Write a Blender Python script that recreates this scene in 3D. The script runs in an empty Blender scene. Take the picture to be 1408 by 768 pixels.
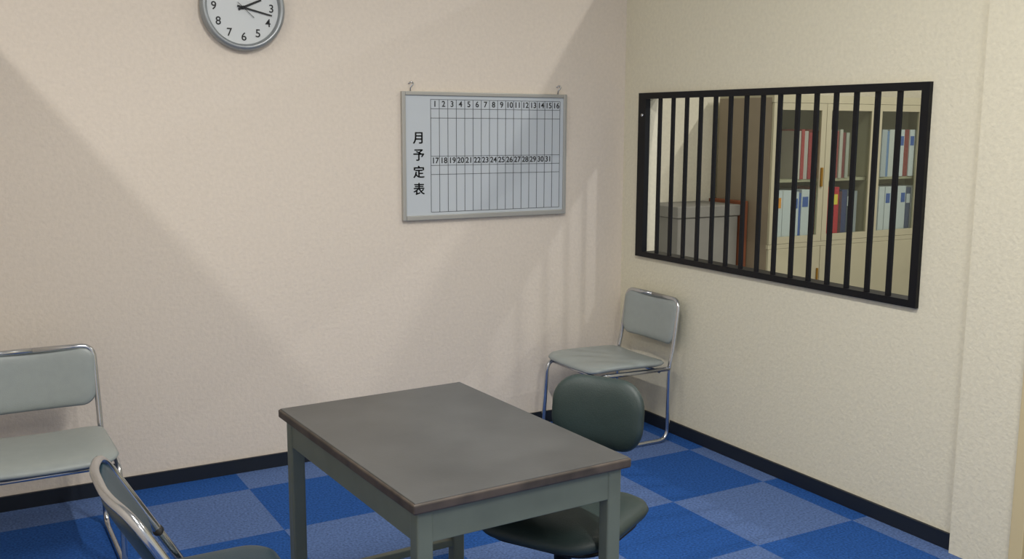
import bpy, bmesh, math, random
from mathutils import Matrix, Vector
random.seed(4)
S = bpy.context.scene
S.view_settings.view_transform = 'Standard'
COL = S.collection

# ---------------------------------------------------------------- materials
def lin(c):
    return tuple(((v/255)/12.92 if v/255 <= .04045 else ((v/255+.055)/1.055)**2.4) for v in c)+(1,)
def mat(name, rgb, rough=.5, metal=0., noise=0., nscale=20., bump=0., bscale=200., spec=.5, emit=0.):
    m = bpy.data.materials.new(name); m.use_nodes = True
    nt = m.node_tree; b = nt.nodes['Principled BSDF']
    c = lin(rgb)
    b.inputs['Base Color'].default_value = c
    b.inputs['Roughness'].default_value = rough
    b.inputs['Metallic'].default_value = metal
    b.inputs['Specular IOR Level'].default_value = spec
    tc = nt.nodes.new('ShaderNodeTexCoord')
    if noise > 0:
        n = nt.nodes.new('ShaderNodeTexNoise'); n.inputs['Scale'].default_value = nscale
        n.inputs['Detail'].default_value = 4
        nt.links.new(tc.outputs['Object'], n.inputs['Vector'])
        r = nt.nodes.new('ShaderNodeValToRGB')
        r.color_ramp.elements[0].position = .3; r.color_ramp.elements[1].position = .7
        r.color_ramp.elements[0].color = tuple(v*(1-noise) for v in c[:3])+(1,)
        r.color_ramp.elements[1].color = tuple(min(1, v*(1+noise)) for v in c[:3])+(1,)
        nt.links.new(n.outputs['Fac'], r.inputs['Fac'])
        nt.links.new(r.outputs['Color'], b.inputs['Base Color'])
    if bump > 0:
        n2 = nt.nodes.new('ShaderNodeTexNoise'); n2.inputs['Scale'].default_value = bscale
        n2.inputs['Detail'].default_value = 3
        nt.links.new(tc.outputs['Object'], n2.inputs['Vector'])
        bp = nt.nodes.new('ShaderNodeBump'); bp.inputs['Strength'].default_value = bump
        bp.inputs['Distance'].default_value = .004
        nt.links.new(n2.outputs['Fac'], bp.inputs['Height'])
        nt.links.new(bp.outputs['Normal'], b.inputs['Normal'])
    return m

M_wallL = mat('wallpaper_pinkish', (221, 211, 198), .85, noise=.035, nscale=60, bump=.55, bscale=70)
M_wallR = mat('wallpaper_cream', (219, 214, 193), .85, noise=.04, nscale=60, bump=.55, bscale=70)
M_ceil = mat('ceiling_tile', (225, 222, 212), .9, noise=.03, nscale=40)
M_base = mat('baseboard_vinyl', (20, 27, 38), .5)
M_black = mat('black_paint', (8, 10, 16), .45, spec=.3)
M_chrome = mat('chrome', (200, 203, 208), .18, 1.)
M_alu = mat('aluminium', (178, 178, 174), .4, .45)
M_silver = mat('clock_rim_silver', (150, 155, 158), .35, .5)
M_grey = mat('grey_vinyl', (150, 158, 157), .36, noise=.03, nscale=30, bump=.1, bscale=300)
M_green = mat('dark_green_vinyl', (40, 54, 53), .5, noise=.06, nscale=30, bump=.15, bscale=300)
M_teal = mat('dark_teal_vinyl', (30, 54, 66), .42, noise=.06, nscale=30, bump=.15, bscale=300)
M_top = mat('desk_linoleum', (75, 76, 76), .40, noise=.16, nscale=5, bump=.05, bscale=150)
M_edge = mat('desk_edge_worn', (70, 62, 56), .5, noise=.4, nscale=18)
M_steel = mat('desk_greygreen_paint', (104, 113, 103), .45, noise=.07, nscale=12)
M_white = mat('white_enamel', (205, 210, 212), .3)
M_wb = mat('whiteboard_enamel', (192, 200, 207), .25)
M_line = mat('grid_line', (80, 85, 90), .6)
M_ink = mat('ink', (25, 27, 30), .6)
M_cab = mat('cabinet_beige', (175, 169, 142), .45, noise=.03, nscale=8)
M_cabside = mat('cabinet_side_shaded', (140, 128, 108), .5, noise=.04, nscale=8)  # cabinet's left side: its shade is painted in as a darker brown
M_rubber = mat('rubber', (20, 20, 22), .7)
M_door = mat('door_frame_cream', (205, 190, 150), .5)
M_floor2 = mat('grey_floor', (110, 112, 115), .6, noise=.05, nscale=20)
M_box = mat('grey_cardboard', (128, 126, 118), .8, noise=.05, nscale=9)
M_brown = mat('brown_card', (130, 75, 48), .8, noise=.1, nscale=9)
M_brass = mat('brass', (170, 130, 60), .35, .8)

def carpet():
    m = bpy.data.materials.new('carpet_tiles_blue'); m.use_nodes = True
    nt = m.node_tree; b = nt.nodes['Principled BSDF']; L = nt.links
    tc = nt.nodes.new('ShaderNodeTexCoord'); mp = nt.nodes.new('ShaderNodeMapping')
    mp.inputs['Scale'].default_value = (2, 2, 0)
    mp.inputs['Location'].default_value = (1.2, 3.46, .5)
    L.new(tc.outputs['Object'], mp.inputs['Vector'])
    ch = nt.nodes.new('ShaderNodeTexChecker'); ch.inputs['Scale'].default_value = 1
    ch.inputs['Color1'].default_value = lin((36, 80, 148))
    ch.inputs['Color2'].default_value = lin((84, 108, 156))
    L.new(mp.outputs['Vector'], ch.inputs['Vector'])
    n = nt.nodes.new('ShaderNodeTexNoise'); n.inputs['Scale'].default_value = 110; n.inputs['Detail'].default_value = 5
    L.new(tc.outputs['Object'], n.inputs['Vector'])
    mr = nt.nodes.new('ShaderNodeMapRange'); mr.inputs['From Min'].default_value = .3; mr.inputs['From Max'].default_value = .7
    mr.inputs['To Min'].default_value = .64; mr.inputs['To Max'].default_value = 1.36
    L.new(n.outputs['Fac'], mr.inputs['Value'])
    mx = nt.nodes.new('ShaderNodeMix'); mx.data_type = 'RGBA'; mx.blend_type = 'MULTIPLY'
    mx.inputs['Factor'].default_value = 1
    L.new(ch.outputs['Color'], mx.inputs['A']); L.new(mr.outputs['Result'], mx.inputs['B'])
    L.new(mx.outputs['Result'], b.inputs['Base Color'])
    bp = nt.nodes.new('ShaderNodeBump'); bp.inputs['Strength'].default_value = .5; bp.inputs['Distance'].default_value = .004
    L.new(n.outputs['Fac'], bp.inputs['Height']); L.new(bp.outputs['Normal'], b.inputs['Normal'])
    b.inputs['Roughness'].default_value = .95; b.inputs['Specular IOR Level'].default_value = .15
    return m
M_carpet = carpet()

def glassmat():
    m = bpy.data.materials.new('thin_glass'); m.use_nodes = True
    nt = m.node_tree; nt.nodes.clear()
    o = nt.nodes.new('ShaderNodeOutputMaterial'); t = nt.nodes.new('ShaderNodeBsdfTransparent')
    t.inputs['Color'].default_value = (.9, .93, .91, 1)
    g = nt.nodes.new('ShaderNodeBsdfGlossy'); g.inputs['Roughness'].default_value = .05
    mx = nt.nodes.new('ShaderNodeMixShader'); mx.inputs['Fac'].default_value = .06
    nt.links.new(t.outputs[0], mx.inputs[1]); nt.links.new(g.outputs[0], mx.inputs[2]); nt.links.new(mx.outputs[0], o.inputs[0])
    return m
M_glass = glassmat()

# ---------------------------------------------------------------- mesh helpers
def obj_from_bm(name, bm, material, parent=None, smooth=False, mtx=None):
    me = bpy.data.meshes.new(name)
    if mtx is not None: bm.transform(mtx)
    bmesh.ops.recalc_face_normals(bm, faces=bm.faces)
    bm.to_mesh(me); bm.free()
    if smooth:
        for p in me.polygons: p.use_smooth = True
    me.materials.append(material)
    o = bpy.data.objects.new(name, me); COL.objects.link(o)
    if parent: o.parent = parent
    return o
def empty(name, loc=(0, 0, 0), rz=0.):
    e = bpy.data.objects.new(name, None); COL.objects.link(e)
    e.location = loc; e.rotation_euler = (0, 0, rz); e.empty_display_size = .1
    return e
def add_box(bm, lo, hi):
    x0, y0, z0 = lo; x1, y1, z1 = hi
    v = [bm.verts.new(p) for p in [(x0,y0,z0),(x1,y0,z0),(x1,y1,z0),(x0,y1,z0),(x0,y0,z1),(x1,y0,z1),(x1,y1,z1),(x0,y1,z1)]]
    for f in [(0,3,2,1),(4,5,6,7),(0,1,5,4),(1,2,6,5),(2,3,7,6),(3,0,4,7)]:
        bm.faces.new([v[i] for i in f])
def box(name, lo, hi, material, parent=None, bevel=0.):
    return boxes(name, [(lo, hi)], material, parent, bevel)
def boxes(name, lst, material, parent=None, bevel=0.):
    bm = bmesh.new()
    for lo, hi in lst: add_box(bm, lo, hi)
    if bevel > 0:
        bmesh.ops.bevel(bm, geom=list(bm.edges), offset=bevel, segments=3, profile=.5, affect='EDGES')
    return obj_from_bm(name, bm, material, parent, smooth=False)
def fillet(pts, r, n=6, closed=False):
    P = [Vector(p) for p in pts]; out = []; N = len(P)
    for i in range(N):
        if not closed and i in (0, N-1): out.append(P[i]); continue
        a, b, c = P[(i-1) % N], P[i], P[(i+1) % N]
        rr = r[i] if isinstance(r, (list, tuple)) else r
        d1 = (a-b); d2 = (c-b); k = min(rr, d1.length*.49, d2.length*.49)
        p0 = b+d1.normalized()*k; p1 = b+d2.normalized()*k
        for j in range(n+1):
            t = j/n; out.append(p0*(1-t)**2+b*2*t*(1-t)+p1*t*t)
    return out
def sweep(bm, pts, rad, seg=10, closed=False, flat=None):
    N = len(pts); rings = []
    T = []
    for i in range(N):
        if closed: t = pts[(i+1) % N]-pts[(i-1) % N]
        else: t = pts[min(i+1, N-1)]-pts[max(i-1, 0)]
        T.append(t.normalized())
    up = Vector((0, 0, 1)) if abs(T[0].z) < .9 else Vector((1, 0, 0))
    nrm = (up-T[0]*up.dot(T[0])).normalized()
    for i in range(N):
        nrm = (nrm-T[i]*nrm.dot(T[i])).normalized(); bi = T[i].cross(nrm)
        ra, rb = (rad, rad) if flat is None else flat
        rings.append([bm.verts.new(pts[i]+nrm*math.cos(2*math.pi*k/seg)*ra+bi*math.sin(2*math.pi*k/seg)*rb) for k in range(seg)])
    for i in range(N if closed else N-1):
        A, B = rings[i], rings[(i+1) % N]
        for k in range(seg): bm.faces.new([A[k], A[(k+1) % seg], B[(k+1) % seg], B[k]])
    if not closed:
        bm.faces.new(rings[0]); bm.faces.new(rings[-1][::-1])
def tubes(name, paths, rad, material, parent=None, seg=10, flat=None):
    bm = bmesh.new()
    for p in paths:
        sweep(bm, [Vector(q) for q in p], rad, seg, False, flat)
    return obj_from_bm(name, bm, material, parent, smooth=True)
def pad(name, w, h, T, rc, material, parent, mtx, bend=None, taper=0., rings=7, p=7):
    """soft cushion: rounded-rectangle outline, domed rim; local x width, y height, z normal"""
    out = []
    hw, hh = w/2, h/2
    for (cx, cy, a0) in [(hw-rc, hh-rc, 0), (-hw+rc, hh-rc, 90), (-hw+rc, -hh+rc, 180), (hw-rc, -hh+rc, 270)]:
        for j in range(9):
            a = math.radians(a0+90*j/8); out.append((cx+rc*math.cos(a), cy+rc*math.sin(a)))
        nx = {0: (-hw+rc, hh), 90: (-hw, -hh+rc), 180: (hw-rc, -hh), 270: (hw, hh-rc)}[a0]
        l = out[-1]
        for j in range(1, 6): out.append((l[0]+(nx[0]-l[0])*j/6, l[1]+(nx[1]-l[1])*j/6))
    bm = bmesh.new(); n = len(out)
    def V(x, y, z):
        x2 = x*(1+taper*(y/hh))
        zz = z+(bend(x/hw, y/hh) if bend else 0)
        return bm.verts.new((x2, y, zz))
    S_ = [(1-(1-i/rings)**1.8) for i in range(1, rings+1)]
    layers = {}
    for side in (1, -1):
        c = V(0, 0, side*T/2); prev = None
        for s in S_:
            if s > .999:
                if side == 1: ring = [V(x, y, 0) for x, y in out]; layers['rim'] = ring
                else: ring = layers['rim']
            else:
                zt = side*T/2*math.sqrt(max(0, 1-s**p)); ring = [V(x*s, y*s, zt) for x, y in out]
            if prev is None:
                for k in range(n): bm.faces.new([c, ring[k], ring[(k+1) % n]])
            else:
                for k in range(n): bm.faces.new([prev[k], ring[k], ring[(k+1) % n], prev[(k+1) % n]])
            prev = ring
    return obj_from_bm(name, bm, material, parent, smooth=True, mtx=mtx)
def lathe(name, prof, material, parent=None, seg=64, mtx=None):
    bm = bmesh.new(); rings = []
    for r, z in prof:
        if r < 1e-6: rings.append([bm.verts.new((0, 0, z))])
        else: rings.append([bm.verts.new((r*math.cos(2*math.pi*k/seg), r*math.sin(2*math.pi*k/seg), z)) for k in range(seg)])
    for A, B in zip(rings[:-1], rings[1:]):
        for k in range(seg):
            k2 = (k+1) % seg
            if len(A) == 1 and len(B) == 1: continue
            if len(A) == 1: bm.faces.new([A[0], B[k], B[k2]])
            elif len(B) == 1: bm.faces.new([A[k], A[k2], B[0]])
            else: bm.faces.new([A[k], A[k2], B[k2], B[k]])
    return obj_from_bm(name, bm, material, parent, smooth=True, mtx=mtx)
def texts(name, items, material, parent):
    """items: (string,size,x,y,z,offset) facing -Y; merged to one mesh"""
    bm = bmesh.new()
    for s, size, x, y, z, off in items:
        cu = bpy.data.curves.new('t', 'FONT'); cu.body = s; cu.size = size
        cu.align_x = 'CENTER'; cu.align_y = 'CENTER'; cu.extrude = .0004; cu.offset = off
        o = bpy.data.objects.new('t', cu); COL.objects.link(o)
        bpy.context.view_layer.update()
        me = bpy.data.meshes.new_from_object(o.evaluated_get(bpy.context.evaluated_depsgraph_get()))
        me.transform(Matrix.Translation((x, y, z)) @ Matrix.Rotation(math.pi/2, 4, 'X'))
        bm.from_mesh(me)
        bpy.data.objects.remove(o); bpy.data.meshes.remove(me)
    return obj_from_bm(name, bm, material, parent)

# ---------------------------------------------------------------- room shell
H = 2.5
CZ = 3.0
box('floor', (-4.8, -5.6, -.05), (0.05, 0.1, 0), M_carpet)
box('floor_adjoining_room', (0.05, -3.2, -.05), (4.2, .9, 0), M_floor2)
box('wall_left', (-3.6, 0, 0), (0.0, .1, H), M_wallL)
box('wall_west', (-3.59, -5.6, 0), (-3.49, 0, H), M_wallL)
WY0, WY1, WZ0, WZ1 = -1.895, -.145, .875, 1.711
e = .012
boxes('wall_right', [((0, -2.36, 0), (.1, .1, WZ0+e)), ((0, -2.36, WZ1-e), (.1, .1, H)),
                     ((0, WY1-e, WZ0+e), (.1, .1, WZ1-e)), ((0, -2.36, WZ0+e), (.1, WY0+e, WZ1-e))], M_wallR)
box('wall_right_pillar', (-.03, -2.36, 0), (0, -2.12, H), M_wallR)
box('wall_adjoining_back', (0.1, .78, 0), (4.2, .88, CZ), M_wallR)
box('wall_adjoining_east', (4.1, -3.2, 0), (4.2, .78, CZ), M_wallR)
box('ceiling', (-4.8, -5.6, CZ), (4.2, .9, CZ+.05), M_ceil)
box('baseboard_left', (-3.49, -.012, 0), (0, 0, .062), M_base)
box('baseboard_right', (-.012, -2.12, 0), (0, -.012, .062), M_base)
d = empty('door_1', (0, 0, 0))
boxes('door_frame', [((-.045, -2.41, 0), (.06, -2.36, 2.1)), ((-.045, -3.30, 0), (.06, -3.25, 2.1)), ((-.045, -3.25, 2.05), (.06, -2.41, 2.1))], M_door, d, .003)
boxes('door_leaf', [((0.0, -3.25, 0.005), (.04, -2.41, 2.05))], M_door, d, .003)
lathe('door_knob', [(0, -.07), (.02, -.068), (.027, -.05), (.02, -.035), (.01, -.03), (.01, 0)], M_chrome, d, 24,
      Matrix.Translation((0, -3.18, 1.0)) @ Matrix.Rotation(math.pi/2, 4, 'Y'))
box('wall_right_end', (0, -5.6, 0), (.1, -3.30, H), M_wallR)
box('wall_right_lintel', (0, -3.30, 2.1), (.1, -2.36, H), M_wallR)

# ---------------------------------------------------------------- barred window
w = empty('window_1', (0, 0, 0))
fx0, fx1 = -.018, .012
boxes('frame', [((fx0, WY1-.06, WZ0), (fx1, WY1, WZ1)), ((fx0, WY0, WZ0), (fx1, WY0+.035, WZ1)),
                ((fx0, WY0+.035, WZ1-.03), (fx1, WY1-.06, WZ1)), ((fx0, WY0+.035, WZ0), (fx1, WY1-.06, WZ0+.028))], M_black, w)
bl = []
a0, a1 = WY1-.06, WY0+.035
nb = 15
for i in range(nb):
    yc = a0+(a1-a0)*(i+1)/(nb+1)
    hwid = .0105
    bl.append(((-.010, yc-hwid, WZ0+.02), (.001, yc+hwid, WZ1-.02)))
boxes('bars', bl, M_black, w)
boxes('sill_reveal', [((.0125, WY0+.013, WZ0+.0125), (.1, WY1-.013, WZ0+.02))], M_black, w)
lathe('lock_screw', [(0, .006), (.007, .005), (.008, 0)], M_chrome, w, 16, Matrix.Translation((-.018, WY1-.035, 1.6)) @ Matrix.Rotation(-math.pi/2, 4, 'Y'))

# ---------------------------------------------------------------- whiteboard
bx0, bx1, bz0, bz1 = -1.278, -.373, 1.098, 1.70
wb = empty('whiteboard', (0, 0, 0))
boxes('frame', [((bx0, -.022, bz0), (bx0+.018, -.001, bz1)), ((bx1-.018, -.022, bz0), (bx1, -.001, bz1)),
                ((bx0+.018, -.022, bz1-.018), (bx1-.018, -.001, bz1)), ((bx0+.018, -.024, bz0), (bx1-.018, -.001, bz0+.022))], M_alu, wb, .003)
box('panel', (bx0+.015, -.014, bz0+.015), (bx1-.015, -.002, bz1-.015), M_wb, wb)
gx0, gx1 = bx0+.148, bx1-.038
gz1, gz0 = bz1-.036, bz0+.036
gm = (gz0+gz1)/2
ln = []
t = .0012; yl = (-.0148, -.0139)
rowh = .043
for z in (gz1, gz1-rowh, gz1-2*rowh, gm, gm-rowh, gm-2*rowh, gz0):
    ln.append(((gx0, yl[0], z-t), (gx1, yl[1], z+t)))
for i in range(17):
    x = gx0+(gx1-gx0)*i/16; ln.append(((x-t, yl[0]-.0002, gz0), (x+t, yl[1], gz1)))
boxes('grid_lines', ln, M_line, wb)
cw = (gx1-gx0)/16
it = [(str(i+1), .038, gx0+cw*(i+.5), -.0146, gz1-rowh/2, .0006) for i in range(16)]
it += [(str(i+17), .038, gx0+cw*(i+.5), -.0146, gm-rowh/2, .0006) for i in range(15)]
texts('date_numbers', it, M_ink, wb)
texts('title_characters', [(c, .060, bx0+.085+dx, -.0146, 1.482-.080*i+dz, 0) for i, c in enumerate('月予定表') for dx, dz in ((0, 0), (.0015, 0), (-.0015, 0), (0, .001), (0, -.001))], M_ink, wb)
for k, x in enumerate((bx0+.05, bx1-.045)):
    tubes('hook_%d' % (k+1), [fillet([(x, -.004, bz1-.005), (x-.004, -.012, bz1+.02), (x+.012, -.016, bz1+.035), (x+.004, -.006, bz1+.045), (x-.01, -.006, bz1+.035)], .02, 5)], .003, M_chrome, wb, 8)

# ---------------------------------------------------------------- wall clock
ck = empty('wall_clock', (-2.0, 0, 2.030))
RX = Matrix.Rotation(math.pi/2, 4, 'X')
lathe('rim', [(.0, .001), (.172, .001), (.178, .012), (.178, .03), (.17, .044), (.160, .046), (.152, .036), (.150, .022)], M_silver, ck, 96, RX)
lathe('dial', [(0, .024), (.152, .024)], M_white, ck, 96, RX)
it = []
for i in range(1, 13):
    a = math.radians(90-30*i); it.append((str(i), .047, .121*math.cos(a), -.0252, .121*math.sin(a), .0004))
texts('numerals', it, M_ink, ck)
def hand(name, ang, L, back, w0, w1, y):
    bm = bmesh.new(); a = math.radians(90-ang); dx, dz = math.cos(a), math.sin(a); nx, nz = -dz, dx
    pts = [(-back, w0), (L, w1), (L, -w1), (-back, -w0)]
    top = [bm.verts.new((dx*s+nx*q, y, dz*s+nz*q)) for s, q in pts]; bot = [bm.verts.new((dx*s+nx*q, y+.001, dz*s+nz*q)) for s, q in pts]
    bm.faces.new(top); bm.faces.new(bot[::-1])
    for i in range(4): bm.faces.new([top[i], top[(i+1) % 4], bot[(i+1) % 4], bot[i]])
    obj_from_bm(name, bm, M_ink, ck)
hand('hour_hand', 66, .085, .022, .005, .004, -.028)
hand('minute_hand', 103, .125, .025, .004, .003, -.030)
hand('second_hand', 132, .06, .03, .001, .001, -.032)
lathe('hub', [(.007, .024), (.007, .034), (0, .034)], M_ink, ck, 24, RX)

# ---------------------------------------------------------------- desk
dk = empty('steel_desk', (-1.989, -1.905, 0), math.radians(2.5))
tw, tl, th = .315, .455, .70
boxes('top_edge', [((-tw, -tl, th-.028), (tw, tl, th-.0025))], M_edge, dk, .005)
boxes('top_surface', [((-tw+.005, -tl+.005, th-.01), (tw-.005, tl-.005, th))], M_top, dk, .002)
lg = .042; ins = .018
ap0, ap1 = th-.028-.083, th-.028
X, Y = tw-ins, tl-ins
boxes('apron', [((-X+.005, -Y+.004, ap0), (X-.005, -Y+.02, ap1)), ((-X+.005, Y-.02, ap0), (X-.005, Y-.004, ap1)),
                ((-X+.004, -Y+.005, ap0), (-X+.02, Y-.005, ap1)), ((X-.02, -Y+.005, ap0), (X-.004, Y-.005, ap1))], M_steel, dk, .002)
k = 0
for sx in (-1, 1):
    for sy in (-1, 1):
        k += 1
        xa, xb = sorted((sx*X, sx*(X-lg))); ya, yb = sorted((sy*Y, sy*(Y-lg)))
        box('leg_%d' % k, (xa, ya, .012), (xb, yb, ap1), M_steel, dk, .006)
        box('foot_%d' % k, (xa+.004, ya+.004, 0), (xb-.004, yb-.004, .014), M_rubber, dk, .002)
boxes('stretchers', [((-X+.03, Y-.035, .15), (X-.03, Y-.01, .175)), ((-X+.03, -Y+.01, .15), (X-.03, -Y+.035, .175))], M_steel, dk, .003)

# ---------------------------------------------------------------- stacking chairs (sled base)
def stacking_chair(loc, rz):
    c = empty('stacking_chair', loc, rz)
    W = .215; r = .0105
    for nm, s in (('side_frame_1', -1), ('side_frame_2', 1)):
        p = [(0, .055, .706), (s*(W-.005), .055, .706), (s*W, .02, .46), (s*W, 0, .38), (s*W, .0, r), (s*W, -.46, r), (s*W, -.435, .376), (s*W, 0, .370)]
        tubes(nm, [fillet(p, [0, .05, .05, .05, .06, .05, .06, 0], 7)], r, M_chrome, c)
    tubes('cross_bars', [[(-W, -.40, .363), (W, -.40, .363)], [(-W, -.06, .363), (W, -.06, .363)]], .008, M_chrome, c)
    mt = Matrix.Translation((0, .034, .594)) @ Matrix.Rotation(math.radians(90-8), 4, 'X')
    pad('backrest', .428, .225, .032, .05, M_grey, c, mt, bend=lambda u, v: -.022*(1-u*u), taper=.035)
    mt = Matrix.Translation((0, -.23, .398)) @ Matrix.Rotation(math.radians(-1.5), 4, 'X')
    pad('seat', .445, .445, .042, .06, M_grey, c, mt, bend=lambda u, v: .008*u*u-.014*max(0, -v)**4)
    return c
stacking_chair((-.115, -.36, 0), math.radians(-90))
stacking_chair((-2.905, -.345, 0), 0)

# ---------------------------------------------------------------- folding chair
def folding_chair(loc, rz):
    c = empty('folding_chair', loc, rz)
    W = .235; r = .011; top = .77
    def yl(z): return -.42*(1-z/.74)
    bow = .028
    left = fillet([(-W, yl(.012), .012), (-W, yl(.64), .64), (-W+.01, yl(top-.01), top-.01), (-.10, yl(top)+bow, top), (.10, yl(top)+bow, top), (W-.01, yl(top-.01), top-.01), (W, yl(.64), .64), (W, yl(.012), .012)],
                  [0, .08, .06, .1, .1, .06, .08, 0], 7)
    tubes('main_frame', [left], r, M_chrome, c)
    W2 = .212
    tubes('rear_legs', [fillet([(-W2, -.30, .42), (-W2, .06, .011), (W2, .06, .011), (W2, -.30, .42)], .06, 7)], .0095, M_chrome, c)
    tubes('rungs', [[(-W, yl(.10), .10), (W, yl(.10), .10)], [(-W, yl(.43), .43), (W, yl(.43), .43)]], .008, M_chrome, c)
    tubes('seat_rails', [[(s*.20, -.07, .43), (s*.20, -.35, .433)] for s in (-1, 1)], .008, M_chrome, c)
    for i, s in enumerate((-1, 1)):
        lathe('pivot_%d' % (i+1), [(0, .014), (.013, .012), (.014, 0), (.0, -.03)], M_rubber, c, 20,
              Matrix.Translation((s*W, yl(.54), .54)) @ Matrix.Rotation(s*math.pi/2, 4, 'Y'))
        lathe('foot_%d' % (i+1), [(0, 0), (.016, 0), (.016, .03), (.0, .03)], M_rubber, c, 16, Matrix.Translation((s*W, yl(.012), 0)))
    ang = math.degrees(math.atan2(.42, .74))
    mt = Matrix.Translation((0, yl(.662)+.004, .662)) @ Matrix.Rotation(math.radians(90-ang), 4, 'X')
    pad('backrest', .445, .215, .03, .045, M_teal, c, mt, bend=lambda u, v: -.028*(1-u*u))
    pad('seat', .43, .34, .04, .08, M_teal, c, Matrix.Translation((0, -.215, .455)), bend=lambda u, v: .005*u*u)
    return c
folding_chair((-2.862, -2.085, 0), math.radians(90))

# ---------------------------------------------------------------- office chair
def office_chair(loc, rz):
    c = empty('office_chair', loc, rz)
    mt = Matrix.Translation((0, .215, .682)) @ Matrix.Rotation(math.radians(90-6), 4, 'X')
    pad('backrest', .308, .220, .065, .085, M_green, c, mt, bend=lambda u, v: -.03*(1-u*u), p=4)
    pad('seat', .43, .42, .075, .11, M_green, c, Matrix.Translation((0, 0, .435)), bend=lambda u, v: .01*u*u-.012*max(0, -v)**3, p=5)
    pad('seat_pan', .37, .36, .03, .09, M_black, c, Matrix.Translation((0, 0, .40)))
    tubes('back_bar', [fillet([(0, .03, .375), (0, .25, .375), (0, .275, .48), (0, .262, .67)], .08, 7)], .01, M_black, c, 10, flat=(.007, .02))
    lathe('column', [(0, .39), (.045, .385), (.045, .36), (.026, .35), (.026, .22), (.035, .215), (.035, .075), (0, .07)], M_black, c, 32)
    for i in range(5):
        a = math.radians(72*i+20); ca, sa = math.cos(a), math.sin(a)
        tubes('base_leg_%d' % (i+1), [[(0, 0, .11), (ca*.13, sa*.13, .10), (ca*.255, sa*.255, .075)]], .014, M_chrome, c, 10, flat=(.012, .018))
        lathe('caster_%d' % (i+1), [(0, -.02), (.02, -.02), (.026, -.012), (.026, .012), (.02, .02), (0, .02)], M_rubber, c, 24,
              Matrix.Translation((ca*.255, sa*.255, .0265)) @ Matrix.Rotation(a+.6, 4, 'Z') @ Matrix.Rotation(math.pi/2, 4, 'X'))
        tubes('caster_stem_%d' % (i+1), [[(ca*.255, sa*.255, .03), (ca*.255, sa*.255, .08)]], .008, M_rubber, c, 8)
    return c
office_chair((-1.66, -2.03, 0), math.radians(-60))

# ---------------------------------------------------------------- adjoining room
bm_mats = {}
def bmat(c):
    if c not in bm_mats: bm_mats[c] = mat('binder_%d_%d_%d' % c, c, .55)
    return bm_mats[c]
def row(cab, nm, x0, z0, specs, yf):
    bm = bmesh.new(); slots = []
    def slot(c):
        m = bmat(c)
        if m not in slots: slots.append(m)
        return slots.index(m)
    x = x0
    def bx(lo, hi, c):
        n = len(bm.faces); add_box(bm, lo, hi); bm.faces.ensure_lookup_table()
        for f in list(bm.faces)[n:]: f.material_index = slot(c)
    for wd, ht, c, lab in specs:
        if c:
            dy = random.uniform(0, .015)
            bx((x, yf+dy, z0), (x+wd-.003, yf+.25, z0+ht), c)
            if lab: bx((x+wd*.12, yf+dy-.0015, z0+ht*.66), (x+wd*.82, yf+dy, z0+ht*.86), lab)
        x += wd
    me = bpy.data.meshes.new(nm); bmesh.ops.recalc_face_normals(bm, faces=bm.faces); bm.to_mesh(me); bm.free()
    for m in slots: me.materials.append(m)
    o = bpy.data.objects.new(nm, me); COL.objects.link(o); o.parent = cab
def cabinet(x0, rows_):
    W_, D, HT, LZ = .905, .49, 1.72, .80
    c = empty('glass_door_cabinet', (x0, .215, 0))
    t = .02
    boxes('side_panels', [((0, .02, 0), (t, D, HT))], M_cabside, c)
    boxes('carcass', [((W_-t, .02, 0), (W_, D, HT)), ((t, D-.015, 0), (W_-t, D, HT)), ((0, .02, HT), (W_, D, HT+.018)),
                      ((t, .03, LZ), (W_-t, D-.015, LZ+.03)), ((t, .04, 1.20), (W_-t, D-.015, 1.218)), ((t, .02, 0), (W_-t, D-.015, .06)), ((0, 0, LZ-.008), (W_, .019, LZ+.020)), ((0, 0, HT-.03), (W_, .019, HT+.018))], M_cab, c)
    boxes('lower_doors', [((.005, 0, .06), (W_/2-.002, .02, LZ-.01)), ((W_/2+.002, 0, .06), (W_-.005, .02, LZ-.01))], M_cab, c, .003)
    fr = []; gl = []
    for a, b in ((.004, W_/2-.002), (W_/2+.002, W_-.004)):
        z0, z1 = LZ+.022, HT-.032; f = .042
        fr += [((a, 0, z0), (a+f, .018, z1)), ((b-f, 0, z0), (b, .018, z1)), ((a+f, 0, z0), (b-f, .018, z0+f)), ((a+f, 0, z1-f), (b-f, .018, z1))]
        gl.append(((a+f-.003, .008, z0+f-.003), (b-f+.003, .011, z1-f+.003)))
    boxes('door_frames', fr, M_cab, c)
    boxes('glass_panes', gl, M_glass, c)
    boxes('handles', [((W_/2-.035, -.012, 1.17), (W_/2-.018, 0, 1.29)), ((W_/2-.03, -.012, .55), (W_/2-.018, 0, .65))], M_brass, c, .003)
    row(c, 'binders_upper', .055, 1.218, rows_[0], .03)
    row(c, 'binders_lower', .055, LZ+.03, rows_[1], .03)
wht = (210, 214, 217); blu = (60, 95, 170); org = (235, 150, 35); red = (190, 25, 50); yel = (235, 215, 70)
up1 = [(.19, .3, None, None), (.03, .30, (195, 185, 175), None), (.03, .31, (170, 60, 65), None), (.035, .30, (190, 180, 175), None), (.03, .29, (160, 50, 60), None), (.03, .31, (180, 85, 80), None), (.09, .3, None, None),
       (.035, .30, (140, 66, 58), None), (.03, .31, (180, 175, 165), None), (.03, .28, (90, 100, 130), None), (.03, .30, (150, 60, 60), None), (.03, .31, (190, 185, 175), None), (.03, .29, (120, 50, 55), None), (.03, .29, (170, 170, 160), None)]
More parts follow.
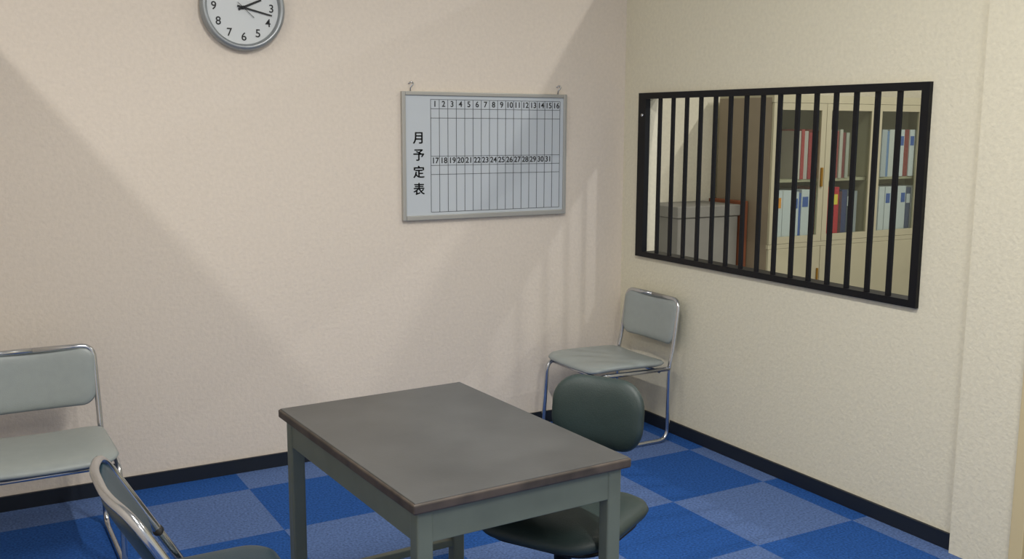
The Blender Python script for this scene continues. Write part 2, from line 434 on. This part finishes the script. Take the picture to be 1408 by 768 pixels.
lo1 = [(.085, .32, wht, org), (.075, .32, wht, None), (.065, .31, wht, blu), (.03, .30, blu, None), (.07, .32, wht, blu), (.05, .31, wht, None), (.05, .3, None, None),
       (.075, .33, red, None), (.08, .33, red, yel), (.03, .30, (80, 30, 40), None), (.05, .31, (45, 60, 110), None), (.05, .31, (70, 80, 90), wht), (.05, .3, (150, 155, 160), None)]
up2 = [(.04, .3, (195, 197, 195), None), (.05, .31, (180, 185, 190), None), (.03, .3, (110, 140, 185), None), (.05, .31, (205, 205, 202), None), (.04, .3, (190, 195, 200), blu), (.05, .31, wht, blu), (.05, .31, (140, 60, 60), None), (.05, .31, wht, blu), (.05, .31, wht, None)]
lo2 = [(.05, .31, (170, 175, 178), None), (.055, .32, wht, None), (.055, .32, wht, blu), (.05, .31, (160, 170, 185), None), (.055, .32, wht, None), (.055, .32, wht, blu), (.05, .31, (80, 90, 120), wht), (.055, .32, wht, blu), (.05, .31, wht, blu)]
cabinet(1.268, (up1, lo1)); cabinet(2.18, (up2, lo2))
sc = empty('storage_box', (0, 0, 0))
boxes('box_body', [((.72, .42, 0), (1.20, .76, .99))], M_box, sc, .006)
boxes('box_lid', [((.71, .41, .99), (1.21, .77, 1.06))], M_box, sc, .006)
box('cardboard_folder', (1.215, .40, 0), (1.262, .72, 1.08), M_brown, None, .003)

# ---------------------------------------------------------------- lights
def tube_light(name, x, y, L, power, color=(1, .965, .905), z=CZ-.06, wid=.05):
    f = empty(name, (x, y, 0), 0)
    boxes('housing', [((-.06, -L/2-.03, z+.02), (.06, L/2+.03, CZ))], M_white, f, .004)
    li = bpy.data.lights.new(name+'_lamp', 'AREA'); li.shape = 'RECTANGLE'; li.size = wid; li.size_y = L
    li.energy = power; li.color = color
    o = bpy.data.objects.new('lamp', li); COL.objects.link(o); o.parent = f; o.location = (0, 0, z+.005)
    return f
tube_light('fluorescent_light', -1.9, -2.6, 1.2, 54)
tube_light('fluorescent_light', -1.9, -4.9, 1.2, 54)
tube_light('fluorescent_light', -3.858, -2.0, 1.2, 30, wid=.03)
tube_light('fluorescent_light', .29, -1.9, 1.2, 17, wid=.03)
tube_light('fluorescent_light', 2.2, -1.4, 1.2, 42)
sp = bpy.data.lights.new('downlight', 'AREA'); sp.shape = 'DISK'; sp.size = .06; sp.energy = 15
so = bpy.data.objects.new('ceiling_downlight', sp); COL.objects.link(so); so.location = (1.0, -1.6, 2.93)

wd = bpy.data.worlds.new('world'); S.world = wd; wd.use_nodes = True
bg = wd.node_tree.nodes['Background']; bg.inputs['Color'].default_value = (.93, .96, 1, 1); bg.inputs['Strength'].default_value = .58

# ---------------------------------------------------------------- camera
f = Vector((.4896, .8584, -.1525)).normalized()
r = Vector((.869, -.4948, .0048)); r = (r-f*r.dot(f)).normalized(); u = r.cross(f)
cam = bpy.data.cameras.new('camera'); cam.sensor_width = 36; cam.lens = 36*1381/1408
co = bpy.data.objects.new('camera', cam); COL.objects.link(co)
M = Matrix((r, u, -f)).transposed().to_4x4(); M.translation = (-3.166, -4.364, 1.55)
co.matrix_world = M
S.camera = co
